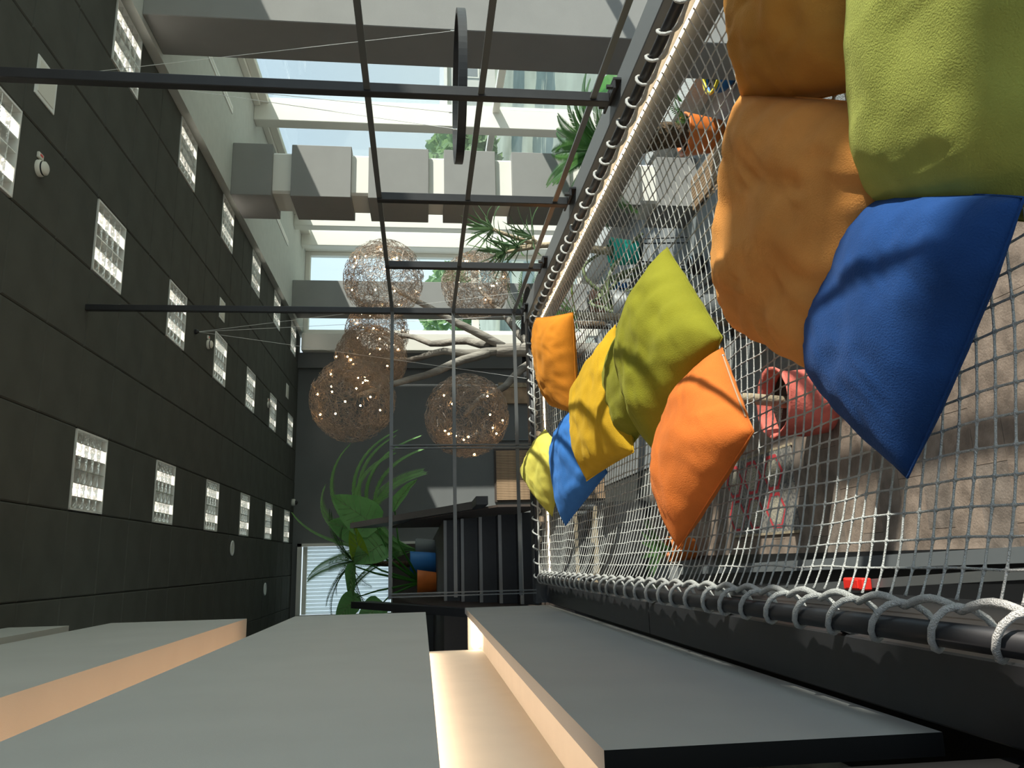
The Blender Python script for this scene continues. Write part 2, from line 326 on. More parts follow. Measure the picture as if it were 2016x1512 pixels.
# ------------------------------------------------------------- the net
def znet(x, y):
    a = min(1, max(0, (x + .12) / 1.90)); b = min(1, max(0, (y - .1) / 5.82))
    return -.862 - .2 * (4 * a * (1 - a)) ** .7 * (4 * b * (1 - b)) ** .5
net = thing('safety_net', (.85, 3.2, -1.06), 'white knotted rope net laced to black pipes, with coloured cushions lying on it', 'net')
NX0, NX1, NY1 = -.082, 1.755, 5.905
def cord(pts):
    r = [.0027] * len(pts); P = []; RR = []
    for i, p in enumerate(pts):
        P.append(p); RR.append(.0040)
        if i < len(pts) - 1:
            q = pts[i + 1]; P.append(p.lerp(q, .18)); RR.append(.0024); P.append(p.lerp(q, .82)); RR.append(.0024)
    MB().tube(P, RR, 5).build('cord', K['rope'], net, True)
NXN, NYN = 38, 116
def gp(i, j):
    x = lerp(NX0, NX1, i / (NXN - 1)); y = lerp(.12, NY1, j / (NYN - 1))
    wv = noise.noise(V((x * 5, y * 5, 3.1))) * .008
    return V((x + wv, y + noise.noise(V((x * 5, y * 5, 9.7))) * .008, znet(x, y) + wv * .5))
for i in range(1, NXN - 1): cord([gp(i, j) for j in range(0, NYN)])
for j in range(1, NYN - 1): cord([gp(i, j) for i in range(0, NXN)])
def lacing(pa, pb, inward, pitch):                     # scalloped border rope plus a rope wound round pipe and border
    pa, pb, inw = V(pa), V(pb), V(inward); L = (pb - pa).length; d = (pb - pa).normalized(); n = int(L / pitch); upv = V((0, 0, 1)); pts = []; bp = []
    for k in range(n):
        ph = R.uniform(-.15, .15)
        for q in range(12):
            t = q / 12; a = 2 * math.pi * t; c = math.cos(a); sn = math.sin(a)
            off = inw * (.010 + .037 * c if c > 0 else .010 + .037 * c) + upv * (.031 * sn)
            pts.append(pa + d * ((k + t + ph * math.sin(math.pi * t)) * pitch) + off)
        for q in range(6):
            t = q / 6; bp.append(pa + d * ((k + t) * pitch) + inw * (.040 + .016 * math.sin(math.pi * t)) + upv * (-.006))
    MB().tube(bp, .0075, 7).build('border_rope', K['rope'], net, True)
    MB().tube(pts, .0062, 7).build('lacing_rope', K['rope'], net, True)
lacing((PX0, .15, PZ), (PX0, 5.92, PZ), (1, 0, 0), .155)
lacing((PX1, .15, PZ), (PX1, 5.92, PZ), (-1, 0, 0), .155)
lacing((PX0, PY1, PZ), (PX1, PY1, PZ), (0, -1, 0), .105)

# ------------------------------------------------------------- railing
rl = thing('guard_railing', (1.9, 5.95, -.835), 'black steel railing with thin horizontal bars round the far end of the net', 'railing')
for y, z1 in ((2.99, ZC), (3.99, .235), (4.985, .235), (5.97, ZC)):
    o = MB().cbox(1.90, 1.945, y - .022, y + .022, -.80, z1, c=.003).build('post', K['steel'], rl)
    MB().cbox(1.915, 1.955, y - .10, y + .10, -.81, -.80, c=.002).cbox(1.955, 1.968, y - .10, y + .10, -.93, -.80, c=.002).build('base_plate', K['steel'], o)
    for dy in (-.075, .075): MB().tube([(1.966, y + dy, -.86), (1.99, y + dy, -.86)], .011, 6).tube([(1.935, y + dy, -.80), (1.935, y + dy, -.775)], .011, 6).build('bolt', K['darkmetal'], o)
for x in (.85, -.225):
    for dx in (-.011, .011): MB().box(x + dx - .004, x + dx + .004, 5.93, 5.97, -.84, .225).build('post', K['steelgrey'], rl)
for z in (.222, -.25, -.728):
    MB().bar((1.915, .3, z), (1.915, 5.95, z), .010, .026).build('bar', K['steelgrey'], rl)
    MB().bar((1.92, 5.95, z), (-.25, 5.95, z), .010, .026 if z < 0 else .026).build('bar', K['steelgrey'], rl)

# ------------------------------------------------------------- ceiling fittings
rowname = {-3: 'hidden row', 0: 'row nearest the grey boards', 3: 'middle row', 6: 'row along the windows'}
ordn = {-3: 'nearest the camera', 0: 'first in its row', 3: 'second along', 6: 'third along', 9: 'fourth along', 12: 'fifth along', 15: 'at the far wall', -6: 'added overhead for fill', -9: 'added behind the camera for fill'}
LM = {}
def troffer(i, j):
    x, y = .725 + .602 * i, 6.3 + .602 * j
    lab = 'square louvre ceiling light in the %s, %s' % (rowname[i], ordn[j])
    t = thing('ceiling_light', (x, y, ZC), lab, 'ceiling light', 'square louvre ceiling lights')
    h = .292
    if 'f' not in LM:
        m = MB()
        for a in ((-h, h, -h, -h + .014), (-h, h, h - .014, h), (-h, -h + .014, -h, h), (h - .014, h, -h, h)): m.box(x + a[0], x + a[1], y + a[2], y + a[3], ZC - .008, ZC + .05)
        LM['f'] = m.build('frame', K['whitegl'], t)
        m = MB(); m.strip([[V((x + lerp(-h, h, a / 12), y + lerp(-h, h, b / 12), ZC + .055)) for b in range(13)] for a in range(13)])
        LM['r'] = m.build('reflector', K['chrome'], t)
        LM['a'] = MB().add([(x - .003, y - h, ZC - .004), (x + .003, y - h, ZC - .004), (x + .010, y - h, ZC + .05), (x - .010, y - h, ZC + .05), (x - .003, y + h, ZC - .004), (x + .003, y + h, ZC - .004), (x + .010, y + h, ZC + .05), (x - .010, y + h, ZC + .05)], [(0, 1, 5, 4), (1, 2, 6, 5), (0, 4, 7, 3)]).build('louvre_blade', K['chrome'], t)
        LM['b'] = MB().add([(x - h, y - .003, ZC - .004), (x - h, y + .003, ZC - .004), (x - h, y + .012, ZC + .05), (x - h, y - .012, ZC + .05), (x + h, y - .003, ZC - .004), (x + h, y + .003, ZC - .004), (x + h, y + .012, ZC + .05), (x + h, y - .012, ZC + .05)], [(0, 4, 5, 1), (1, 5, 6, 2), (0, 3, 7, 4)]).build('louvre_blade', K['chrome'], t)
        a0, b0 = LM['a'], LM['b']; a0.location.x = -.195; b0.location.y = -.175
        for k in range(1, 5): o = inst(a0, 'louvre_blade', (x, y, ZC), t); o.location.x = -.195 + .0975 * k
        for k in range(1, 4): o = inst(b0, 'louvre_blade', (x, y, ZC), t); o.location.y = -.175 + .117 * k
        for dx in (-.146, .146): MB().box(x + dx - .012, x + dx + .012, y - .26, y + .26, ZC + .036, ZC + .052).build('fill_tube', K['tube'], t)  # glowing tubes added inside the louvres for fill light
        LM['t'] = t
    else:
        for ch in list(LM['t'].children):
            o = ch.copy(); C.objects.link(o); o.parent = t
for i in (0, 3, 6):
    for j in (-9, -6, -3, 0, 3, 6, 9, 12, 15):  # overhead rows out of view are added to light the near boards
        troffer(i, j)
def smoke(x, y, label):
    t = thing('smoke_detector', (x, y, ZC), label, 'smoke detector', 'white smoke detectors on the ceiling')
    MB().lathe((x, y, ZC), [(.056, 0), (.056, -.018), (.05, -.03), (.047, -.032), (.045, -.05), (.03, -.06), (.0, -.061)], 20).build('body', K['white'], t, True)
    MB().lathe((x, y, ZC), [(.048, -.031), (.0485, -.036), (.047, -.041)], 20).build('vent_ring', K['darkmetal'], t, True)
    o = MB().cbox(x + .06, x + .10, y - .045, y + .02, ZC - .022, ZC - .003, c=.004).build('indicator', K['white'], t)
    MB().box(x + .075, x + .09, y - .03, y + .005, ZC - .024, ZC - .021).build('lens', K['red'], o)
smoke(2.58, 5.06, 'white smoke detector nearest the camera, with a red lens')
smoke(2.56, 9.3, 'white smoke detector at mid ceiling beside a cable anchor')
smoke(2.58, 13.05, 'white smoke detector farthest away near the dark far wall')
def panel(x, y, h, name, label, cat):
    t = thing(name, (x, y, ZC), label, cat, 'small white ceiling panels')
    MB().cbox(x - h, x + h, y - h, y + h, ZC - .012, ZC - .002, c=.003).build('frame', K['whitegl'], t)
    MB().box(x - h + .03, x + h - .03, y - h + .03, y + h - .03, ZC - .016, ZC - .012).build('panel', K['white'], t)
panel(3.17, 5.03, .14, 'ceiling_speaker', 'small white square ceiling panel behind the nearest tall post', 'ceiling panel')
panel(3.16, 9.85, .13, 'ceiling_speaker', 'small white square ceiling panel behind the corner post', 'ceiling panel')
panel(3.19, 14.85, .13, 'ceiling_speaker', 'small white square ceiling panel close to the far wall', 'ceiling panel')
for x, y, lab in ((.25, 11.05, 'round white downlight on the ceiling, nearer of two'), (-.35, 13.45, 'round white downlight on the ceiling, close to the blind window')):
    t = thing('downlight', (x, y, ZC), lab, 'downlight', 'round white downlights')
    MB().lathe((x, y, ZC), [(.10, -.004), (.10, -.014), (.075, -.016), (.07, .0)], 20).build('rim', K['whitegl'], t, True)
    MB().disc((x, y, ZC - .008), .07).build('diffuser', K['white'], t)
t = thing('dome_camera', (1.2, 15.85, ZC), 'small white dome camera on the ceiling at the far wall', 'camera')
MB().lathe((1.2, 15.85, ZC), [(.07, 0), (.07, -.05), (.055, -.07)], 16, True).build('base', K['white'], t, True)
MB().ball((1.2, 15.85, ZC - .075), .045, 12, 8).build('lens_dome', K['darkmetal'], t, True)

# ------------------------------------------------------------- ring lamps
def ring(cx, cy, cz, rad, ax, ay, label, ends):
    t = thing('ring_lamp', (cx, cy, cz), label, 'pendant lamp', 'black ring pendant lamps')
    MB().lathe((cx, cy, cz), [(rad, -.03), (rad, .03), (rad - .035, .03), (rad - .035, -.03), (rad, -.03)], 72).build('ring', K['steel'], t)
    MB().lathe((cx, cy, cz), [(rad - .005, -.031), (rad - .03, -.031)], 72).build('diffuser', K['white'], t)
    MB().lathe((ax, ay, ZC), [(.028, 0), (.028, -.025), (.01, -.05)], 12, True).build('ceiling_mount', K['steel'], t)
    for a in ends:
        p = V((cx + (rad - .017) * math.cos(a), cy + (rad - .017) * math.sin(a), cz + .03))
        MB().tube([(ax, ay, ZC - .04), p], .0022, 5).build('cable', K['whitegl'], t); MB().tube([p, p + V((0, 0, .03))], .006, 6).build('gripper', K['chrome'], t)
ring(3.47, 5.33, -.285, .55, 3.456, 5.33, 'black ring pendant lamp seen edge on in front of the windows', (1.35, .1, 3.6))
ring(2.56, 8.76, -1.25, .58, 2.557, 8.763, 'black ring pendant lamp hanging low beyond the far railing', (.2, 3.3, 4.8))

# ============================================================= CUSHIONS
def cushion(cs, T, Tb, col, label, seed, wr=1.0, pinch=.02, zip_edge=None, dark=.55, N=44):
    P = [V(c) for c in cs]; n = (P[2] - P[0]).cross(P[3] - P[1]).normalized()
    if n.z < 0: n = -n
    cen = sum(P, V()) / 4; base = V((cen.x, cen.y, min(p.z for p in P)))
    t = thing('cushion', base, label, 'cushion', 'velvet cushions on the net')
    mt = velvet('velvet_' + str(seed), col, dark)
    def bil(s, u): return ((P[0] * (1 - s) * (1 - u) + P[1] * (1 + s) * (1 - u) + P[2] * (1 + s) * (1 + u) + P[3] * (1 - s) * (1 + u)) / 4)
    def h(s, u): return max(0, 1 - abs(s) ** 2.8) ** .5 * max(0, 1 - abs(u) ** 2.8) ** .5
    vs = []; fs = []; top = {}; bot = {}
    def g(i): x = i / N * 2 - 1; return math.copysign(abs(x) ** .8, x) if x else 0.0
    for i in range(N + 1):
        for j in range(N + 1):
            s, u = g(i), g(j)
            s2 = s * (1 - pinch * (1 - u * u)); u2 = u * (1 - pinch * (1 - s * s))
            p = bil(s2, u2); hh = h(s, u)
            q = V((s * 1.7 + seed, u * 1.7, seed * 3.3))
            w = noise.noise(q) * .022 + noise.noise(q * 2.3 + V((5, 1, 2))) * .011
            # creases running in from the seams and the corners
            e = max(abs(s), abs(u)); ang = math.atan2(u, s)
            cr = math.sin(ang * 17 + seed * 2 + 3 * noise.noise(q * 1.3)) * .0075 * e ** 4 * (hh ** .5) + abs(noise.noise(V((s * 2.2 + u * 1.2 + seed, (u - s * .4) * 7, seed)))) * -.012 * hh
            k = wr * (w * hh + cr)
            edge = i in (0, N) or j in (0, N)
            top[i, j] = len(vs); vs.append(p + n * (T * hh + k))
            if edge: bot[i, j] = top[i, j]
            else: bot[i, j] = len(vs); vs.append(p - n * (Tb * hh + k * .3))
    for i in range(N):
        for j in range(N):
            fs.append((top[i, j], top[i + 1, j], top[i + 1, j + 1], top[i, j + 1])); fs.append((bot[i, j], bot[i, j + 1], bot[i + 1, j + 1], bot[i + 1, j]))
    m = MB(); m.add(vs, fs); m.build('cover', mt, t, True)
    ring_ = [(i, 0) for i in range(N)] + [(N, j) for j in range(N)] + [(i, N) for i in range(N, 0, -1)] + [(0, j) for j in range(N, 0, -1)]
    MB().tube([vs[top[r]] for r in ring_] + [vs[top[ring_[0]]]], .0028, 5).build('seam', mt, t, True)
    if zip_edge is not None:
        a = [(i, 0) for i in range(N + 1)] if zip_edge == 0 else [(N, j) for j in range(N + 1)]
        pts = [vs[top[r]] + n * .006 for r in a[N // 7:-N // 6]]
        o = MB().tube(pts, .003, 5).build('zip', K['wood'], t, True)
        MB().ball(pts[0], .006, 6, 5).build('zip_pull', K['chrome'], o, True)
    return t
cushion([(.762, 1.547, -.985), (.49, 1.06, -1.075), (1.02, .81, -.98), (1.29, 1.30, -.90)], .12, .05, (.40, .42, .09), 'big olive green velvet cushion closest to the camera, touching the navy cushion', 1, .5, 0.0)
cushion([(1.231, 1.952, -.945), (.977, 1.404, -1.0), (1.449, 1.173, -.966), (1.767, 1.674, -.866)], .17, .04, (.56, .25, .045), 'golden brown cushion behind the nearest olive cushion, above the big orange one', 2, 1.5, 0.0)
cushion([(1.24, 1.871, -.877), (.873, 1.347, -1.0), (.406, 1.724, -.94), (.698, 2.223, -.938)], .14, .05, (.72, .29, .07), 'large wrinkled orange cushion in half shade, between the golden brown and navy ones', 3, 2.0, -.01)
cushion([(.765, 1.532, -1.0), (.543, 1.067, -.954), (.134, 1.407, -.913), (.461, 1.855, -.980)], .105, .05, (.015, .062, .215), 'dark navy blue velvet cushion at the front edge of the pile', 4, .55, -.03, dark=.4)
cushion([(1.175, 2.81, -.952), (.708, 2.452, -1.0), (.364, 2.954, -.914), (.866, 3.29, -.907)], .17, .07, (.245, .235, .018), 'olive green cushion turned like a diamond, in the middle of the net', 5, 1.1)
cushion([(.676, 2.464, -1.0), (.331, 2.081, -.915), (.024, 2.506, -.816), (.385, 2.895, -.925)], .14, .05, (.68, .17, .03), 'burnt orange cushion with a zip, in front of the olive diamond cushion', 6, .8, zip_edge=0)
cushion([(1.087, 3.435, -.99), (.695, 3.138, -1.05), (.494, 3.608, -.968), (.914, 3.886, -.979)], .14, .05, (.235, .225, .02), 'second olive cushion, mostly hidden behind the olive diamond cushion', 7, 1)
cushion([(1.102, 3.607, -.935), (.466, 3.494, -.96), (.394, 4.066, -.856), (.929, 4.197, -.86)], .12, .06, (.62, .36, .02), 'mustard yellow cushion between the blue cushion and the olive ones', 8, 1.2, zip_edge=0)
cushion([(1.607, 5.113, -.78), (1.465, 4.541, -.919), (.865, 4.714, -.955), (1.025, 5.275, -.904)], .14, .05, (.70, .24, .02), 'bright orange creased cushion at the far corner of the net by the warm light strip', 9, .8)
cushion([(.868, 4.469, -.90), (.451, 4.197, -1.0), (.195, 4.752, -.859), (.768, 4.98, -.873)], .12, .05, (.045, .18, .52), 'mid blue cushion between the lemon and mustard cushions', 10, .9)
cushion([(.91, 5.54, -.881), (.692, 5.148, -.945), (.289, 5.478, -.90), (.645, 5.851, -.732)], .10, .05, (.72, .62, .11), 'lemon yellow cushion farthest away against the far net edge', 11, .8)

# ============================================================= LAMP TREE WITH WIRE BALLS
lt = thing('lamp_tree', (2.48, 9.2, ZF), 'tree of grey branches carrying six wire ball lamps with tiny warm bulbs', 'floor lamp')
def wob(a, b, r0, r1, k=10, amp=.02, sd=0):
    a, b = V(a), V(b); P = []; RR = []
    for i in range(k + 1):
        f = i / k; q = a.lerp(b, f); w_ = math.sin(math.pi * f) * amp
        P.append(q + V((noise.noise(V((f * 3, sd, 1))), noise.noise(V((f * 3, sd, 5))), noise.noise(V((f * 3, sd, 9))))) * w_ * 2); RR.append(lerp(r0, r1, f) * (1 + .12 * noise.noise(V((f * 7, sd, 2)))))
    return P, RR
P_, R_ = wob((2.50, 9.25, ZF), (2.48, 9.2, -.90), .12, .085, 14, .05, 3); MB().tube(P_, R_, 12).build('trunk', K['bark'], lt, True)
balls = [((3.29, 9.0, .44), .465), ((3.52, 9.8, -.71), .44), ((3.10, 10.6, .60), .43), ((2.36, 9.2, .59), .42), ((1.75, 8.6, .74), .455), ((1.57, 8.6, -.50), .455)]
brs = [((2.50, 9.2, -1.02), (3.20, 9.0, .36)), ((2.52, 9.22, -1.35), (3.46, 9.75, -.74)), ((2.55, 9.25, -.85), (3.06, 10.55, .50)), ((2.48, 9.2, -.95), (2.36, 9.2, .42)), ((2.44, 9.18, -.80), (1.80, 8.65, .70)), ((2.44, 9.15, -1.45), (1.58, 8.62, -.48))]
for k, (a, b) in enumerate(brs):
    P_, R_ = wob(a, b, .058, .026, 10, .05, k * 7 + 1); MB().tube(P_, R_, 9).build('branch', K['bark'], lt, True)
for k, (c, r) in enumerate(balls):
    c = V(c); m = MB(); q = random.Random(40 + k)
    for n_ in range(1750):
        d = V((q.gauss(0, 1), q.gauss(0, 1), q.gauss(0, 1))).normalized(); tg = d.cross(V((q.gauss(0, 1), q.gauss(0, 1), q.gauss(0, 1)))).normalized()
        rr = r * (.80 + .20 * q.random() ** .6); ln = q.uniform(.10, .26); p = c + d * rr; pts = [p]
        for s_ in range(3):
            tg = (tg + V((q.gauss(0, .5), q.gauss(0, .5), q.gauss(0, .5)))).normalized(); p = p + tg * ln / 3
            o_ = p - c
            if o_.length > r * 1.04: p = c + o_.normalized() * r * 1.02
            pts.append(p)
        m.tube(pts, .0023, 3, False)
    wb = m.build('wire_ball', K['wire'], lt, False)
    for n_ in range(13):
        d = V((q.gauss(0, 1), q.gauss(-.6, .8), q.gauss(0, 1))).normalized()
        MB().ball(c + d * r * q.uniform(.55, .97), .0105, 8, 6).build('bulb', K['bulb'], wb, True)

# ============================================================= STAIRS, LANDING
st = thing('staircase', (0, 7.4, -1.08), 'black steel stairs with pale nosings climbing to the plant landing', 'stairs')
for i in range(5):
    y, z = 7.5 + .28 * i, -.915 + .168 * i
    MB().box(-.40, .44, y, y + (.285 if i < 4 else .1), z - .03, z).build('tread', K['steel'], st)
    MB().box(-.40, .44, y + .012, y + .02, z - .17, z - .03).build('riser', K['steel'], st)
    MB().box(-.395, .435, y - .004, y + .032, z - .028, z + .003).build('nosing', K['nosing'], st)
def guard(x, ya, za, yb, zb, hb, flat, w=.05):
    m = MB(); ys_ = [flat, ya, yb]; zs_ = [za, za, zb]; hs = [.10, .10, hb]
    vs = []
    for y, z, h_ in zip(ys_, zs_, hs): vs += [(x - w / 2, y, z - h_), (x + w / 2, y, z - h_), (x + w / 2, y, z), (x - w / 2, y, z)]
    fs = [(3, 2, 1, 0), (8, 9, 10, 11)]
    for k in (0, 4):
        for a in range(4): b = (a + 1) % 4; fs.append((k + a, k + b, k + b + 4, k + a + 4))
    m.add(vs, fs); return m
guard(.50, 7.3, -.46, 10.77, .93, .34, 6.7, .07).build('handrail', K['steel'], st)
guard(-.43, 7.0, -.40, 9.1, .76, .22, 6.6, .07).build('handrail', K['steel'], st)
def side(x): return MB().add([(x, 6.9, -1.08), (x + .02, 6.9, -1.08), (x + .02, 6.9, -.66), (x, 6.9, -.66), (x, 8.8, -.9), (x + .02, 8.8, -.9), (x + .02, 8.8, .08), (x, 8.8, .08), (x, 10.7, -.5), (x + .02, 10.7, -.5), (x + .02, 10.7, .40), (x, 10.7, .40)],
    [(3, 2, 1, 0), (8, 9, 10, 11)] + [(k + a, k + (a + 1) % 4, k + (a + 1) % 4 + 4, k + a + 4) for k in (0, 4) for a in range(4)])
side(.455).build('side_panel', K['brown'], st); side(-.42).build('side_panel', K['brown'], st)
struct(MB().box(-1.75, .46, 8.70, YF, ZM - .25, ZM), 'floor.003', K['brown'])
struct(MB().box(-1.75, .46, 6.15, 8.7, -1.18, -1.08), 'floor.004', K['brown'])

# ============================================================= PLANTS
def blade(m, base, d, L, wd, bend, k=8, fold=.25, twist=0, tip=1.0, upv=(0, 0, 1)):     # sword leaf, folded along its midrib, bending under gravity
    p = V(base); d = V(d).normalized(); rows = []; st_ = L / k
    for i in range(k + 1):
        f = i / k; x = d.cross(V(upv))
        if x.length < 1e-3: x = V((1, 0, 0))
        x.normalize(); n = x.cross(d)
        if twist: x = (x * math.cos(twist * f) + n * math.sin(twist * f)).normalized(); n = x.cross(d)
        ww = wd * (math.sin(math.pi * min(1, (f * .80 + .16))) ** .8 if f < 1 else 0)
        rows.append([p - x * ww + n * ww * fold, p.copy(), p + x * ww + n * ww * fold]); p = p + d * st_; d = (d + V((0, 0, -1)) * bend / k).normalized()
    m.strip(rows); return rows
def frond(m, base, d, L, bend, nl=26, ll=.22, lw=.012, k=14, vee=.5, droop=.25):           # feather palm frond
    p = V(base); d = V(d).normalized(); pts = []; st_ = L / k
    for i in range(k + 1): pts.append((p.copy(), d.copy())); p = p + d * st_; d = (d + V((0, 0, -1)) * bend / k).normalized()
    m.tube([q[0] for q in pts], [lerp(.010, .003, i / k) for i in range(k + 1)], 5)
    for i in range(nl):
        f = .12 + .88 * i / (nl - 1); a = f * k; i0 = min(k - 1, int(a)); q = pts[i0][0].lerp(pts[i0 + 1][0], a - i0); dd = pts[i0][1]
        x = dd.cross(V((0, 0, 1)))
        if x.length < 1e-3: x = V((1, 0, 0))
        x.normalize(); n = x.cross(dd); l = ll * math.sin(math.pi * (f * .82 + .14)) ** .7
        for sgn in (-1, 1):
            e = (x * sgn + dd * .75 + n * vee).normalized(); tipp = q + e * l + V((0, 0, -droop * l)); mid = q + e * l * .5
            wv = dd * lw; m.add([q - wv * .4, mid - wv + n * .0, tipp, mid + wv, q + wv * .4], [(0, 1, 3, 4), (1, 2, 3)])
def heart(m, base, d, up_, L, W, cup=.25, k=9):                                        # elephant ear leaf
    d = V(d).normalized(); x = d.cross(V(up_)).normalized(); n = x.cross(d); rows = []
    for i in range(k + 1):
        f = i / k; w_ = W * (math.sin(math.pi * (f ** .62)) ** .75 if 0 < f < 1 else (.02 if f == 0 else 0)); c = V(base) + d * L * f - n * L * .35 * f * f; r = []
        for j in range(-4, 5):
            g_ = j / 4; r.append(c + x * w_ * g_ - d * L * .12 * abs(g_) * (1 - f) + n * (w_ * cup * g_ * g_ + .012 * math.sin(j * 3.1 + f * 9) * abs(g_)))
        rows.append(r)
    m.strip(rows); m.cur = 1
    for i in range(k): m.bar(rows[i][4] + n * .004, rows[i + 1][4] + n * .004, .012, .006, n)
    for i in range(2, k, 1):
        for j in (1, 7): m.bar(rows[i - 1][4] + n * .004, rows[min(k, i + (1 if i > 3 else 0))][j] + n * .004, .006, .004, n)
    m.cur = 0
def pot(name_parent, c, r0, r1, h, m_, rim=.02, taper=True):
    c = V(c); MB().lathe(c, [(r0 * .95, 0), (r0, .01), (r1, h - .02), (r1 + .008, h), (r1 - rim, h), (r1 - rim - .005, h - .06)], 28, False).disc(c + V((0, 0, .002)), r0 * .95).build('pot', m_, name_parent, True)
    MB().disc(c + V((0, 0, h - .05)), r1 - rim).build('soil', K['soil'], name_parent)
def crown(t, c, n, L, nl, ll, e0, e1, m_, bend=1.1, seed=1, lw=.012, az=None, name='frond', droop=.25):
    q = random.Random(seed)
    for i in range(n):
        a = (i / n * 2 * math.pi * 2.618 if az is None else q.uniform(*az)) + q.uniform(-.2, .2); e = q.uniform(e0, e1)
        m = MB(); frond(m, c, (math.cos(a) * math.cos(e), math.sin(a) * math.cos(e), math.sin(e)), L * q.uniform(.8, 1.08), bend * q.uniform(.8, 1.2), nl, ll, lw, droop=droop); m.build(name, m_, t)
# cycad in the orange pot
t = thing('cycad_palm', (5.18, 8.75, ZF), 'cycad palm with a thick brown fibrous trunk leaning from an orange pot', 'potted plant')
pot(t, (5.18, 8.75, ZF), .20, .27, .47, K['orange'], .03)
P_ = [V((5.18, 8.75, ZF + .40)), V((5.16, 8.74, -3.05)), V((5.10, 8.72, -2.80)), V((4.98, 8.70, -2.55)), V((4.90, 8.70, -2.35))]
m = MB(); m.tube(P_, [.15, .165, .17, .16, .13], 16)
q = random.Random(5)
for n_ in range(420):
    f = q.random() * 3.99; i0 = int(f); a = P_[i0].lerp(P_[i0 + 1], f - i0); d = V((q.gauss(0, 1), q.gauss(0, 1), q.gauss(0, .25))).normalized()
    s_ = a + d * .15; e_ = a + d * .20 + V((0, 0, .035)); x = d.cross(V((0, 0, 1))).normalized() * .014; m.add([s_ - x, s_ + x, e_], [(0, 1, 2)])
m.build('trunk', K['trunk'], t)
crown(t, (4.90, 8.70, -2.33), 38, .98, 60, .20, .1, 1.25, K['palm'], 1.25, 11, .0070)
for a in (0, 2.0, 4.2, 5.3):
    m = MB(); frond(m, (5.30, 8.60, ZF + .43), (math.cos(a) * .5, math.sin(a) * .5, .8), .36, .8, 14, .11, .009); m.build('frond', K['palm'], t)
# banana plant
t = thing('banana_plant', (5.72, 8.15, ZF), 'banana plant with broad bright leaves in a dark blue bowl planter', 'potted plant')
MB().lathe((5.72, 8.15, ZF), [(.16, 0), (.26, .10), (.30, .26), (.285, .27), (.27, .22)], 24).disc((5.72, 8.15, ZF + .005), .16).build('bowl', K['blue'], t, True)
MB().lathe((5.72, 8.15, ZF), [(.302, .255), (.302, .285), (.27, .285), (.27, .25)], 24).build('rim', mat('rim_yellow', (.85, .65, .02), .4), t, True)
MB().disc((5.72, 8.15, ZF + .22), .27).build('soil', K['soil'], t)
for k, (b, d, L, W, bend) in enumerate([((5.70, 8.2, -2.55), (-.25, .5, .9), .80, .16, .8), ((5.72, 8.2, -2.75), (.7, .1, .75), .75, .15, 1.3), ((5.70, 8.15, -3.0), (-.8, .2, .35), .45, .09, 1.6), ((5.74, 8.1, -2.95), (-.3, -.7, .25), .5, .09, 1.8), ((5.7, 8.2, -2.85), (-.55, .45, .2), .42, .085, 2.0), ((5.75, 8.2, -2.6), (.1, -.6, .8), .7, .14, 1.2)]):
    m = MB(); blade(m, b, d, L, W, bend, 12, .18); m.build('leaf', K['banana'], t); MB().tube([(5.72, 8.15, ZF + .2), V((5.72, 8.15, ZF + .2)).lerp(V(b), .6) + V((0, 0, .05)), b], [.03, .02, .012], 6).build('stalk', K['banana'], t, True)
# tree aloe in the turquoise pot on a wire stool
t = thing('wire_stool', (3.71, 9.05, ZF), 'black wire stool under the turquoise pot', 'stool')
MB().tube([V((3.71 + .22 * math.cos(a * math.pi / 12), 9.05 + .22 * math.sin(a * math.pi / 12), -2.683)) for a in range(25)], .010, 6).build('seat_ring', K['darkmetal'], t, True)
m = MB(); m.lathe((3.71, 9.05, -2.693), [(.0, 0), (.21, 0), (.21, .006), (0, .006)], 20); m.build('seat', K['darkmetal'], t)
for k in range(4):
    a = k * math.pi / 2 + .6; MB().tube([(3.71 + .2 * math.cos(a), 9.05 + .2 * math.sin(a), -2.69), (3.71 + .27 * math.cos(a), 9.05 + .27 * math.sin(a), ZF)], .010, 6).build('leg', K['darkmetal'], t, True)
t = thing('tree_aloe', (3.71, 9.05, -2.671), 'tree aloe with narrow curling leaves in a turquoise pot', 'potted plant')
pot(t, (3.71, 9.05, -2.671), .145, .175, .33, K['turq'])
MB().tube([(3.71, 9.05, -2.42), (3.74, 9.05, -2.13), (3.80, 9.05, -1.81), (3.78, 9.05, -1.49), (3.76, 9.05, -1.23)], [.055, .05, .043, .036, .03], 10).build('trunk', K['stem'], t, True)
heads = [((3.73, 9.0, -1.18), (0, -.2, 1), 22), ((3.95, 8.97, -.85), (.1, -.1, 1), 20), ((3.64, 8.96, -1.01), (-.5, -.2, .8), 18), ((3.89, 9.03, -1.36), (.7, 0, .5), 14)]
for k, (c, ax, n_) in enumerate(heads):
    MB().tube([(3.77, 9.05, -1.47), V((3.77, 9.05, -1.45)).lerp(V(c), .6) + V((0, 0, .02)), c], [.03, .024, .02], 7).build('branch', K['stem'], t, True); q = random.Random(60 + k)
    for i in range(n_):
        a = i * 2.4; e = lerp(1.2, -.15, i / n_); d = V((math.cos(a) * math.cos(e), math.sin(a) * math.cos(e), math.sin(e))) + V(ax) * .25
        m = MB(); blade(m, V(c) - V(ax) * .05 * i / n_, d, q.uniform(.34, .52), .021, q.uniform(-.6, 1.5), 9, .5); m.build('leaf', K['aloe'], t)
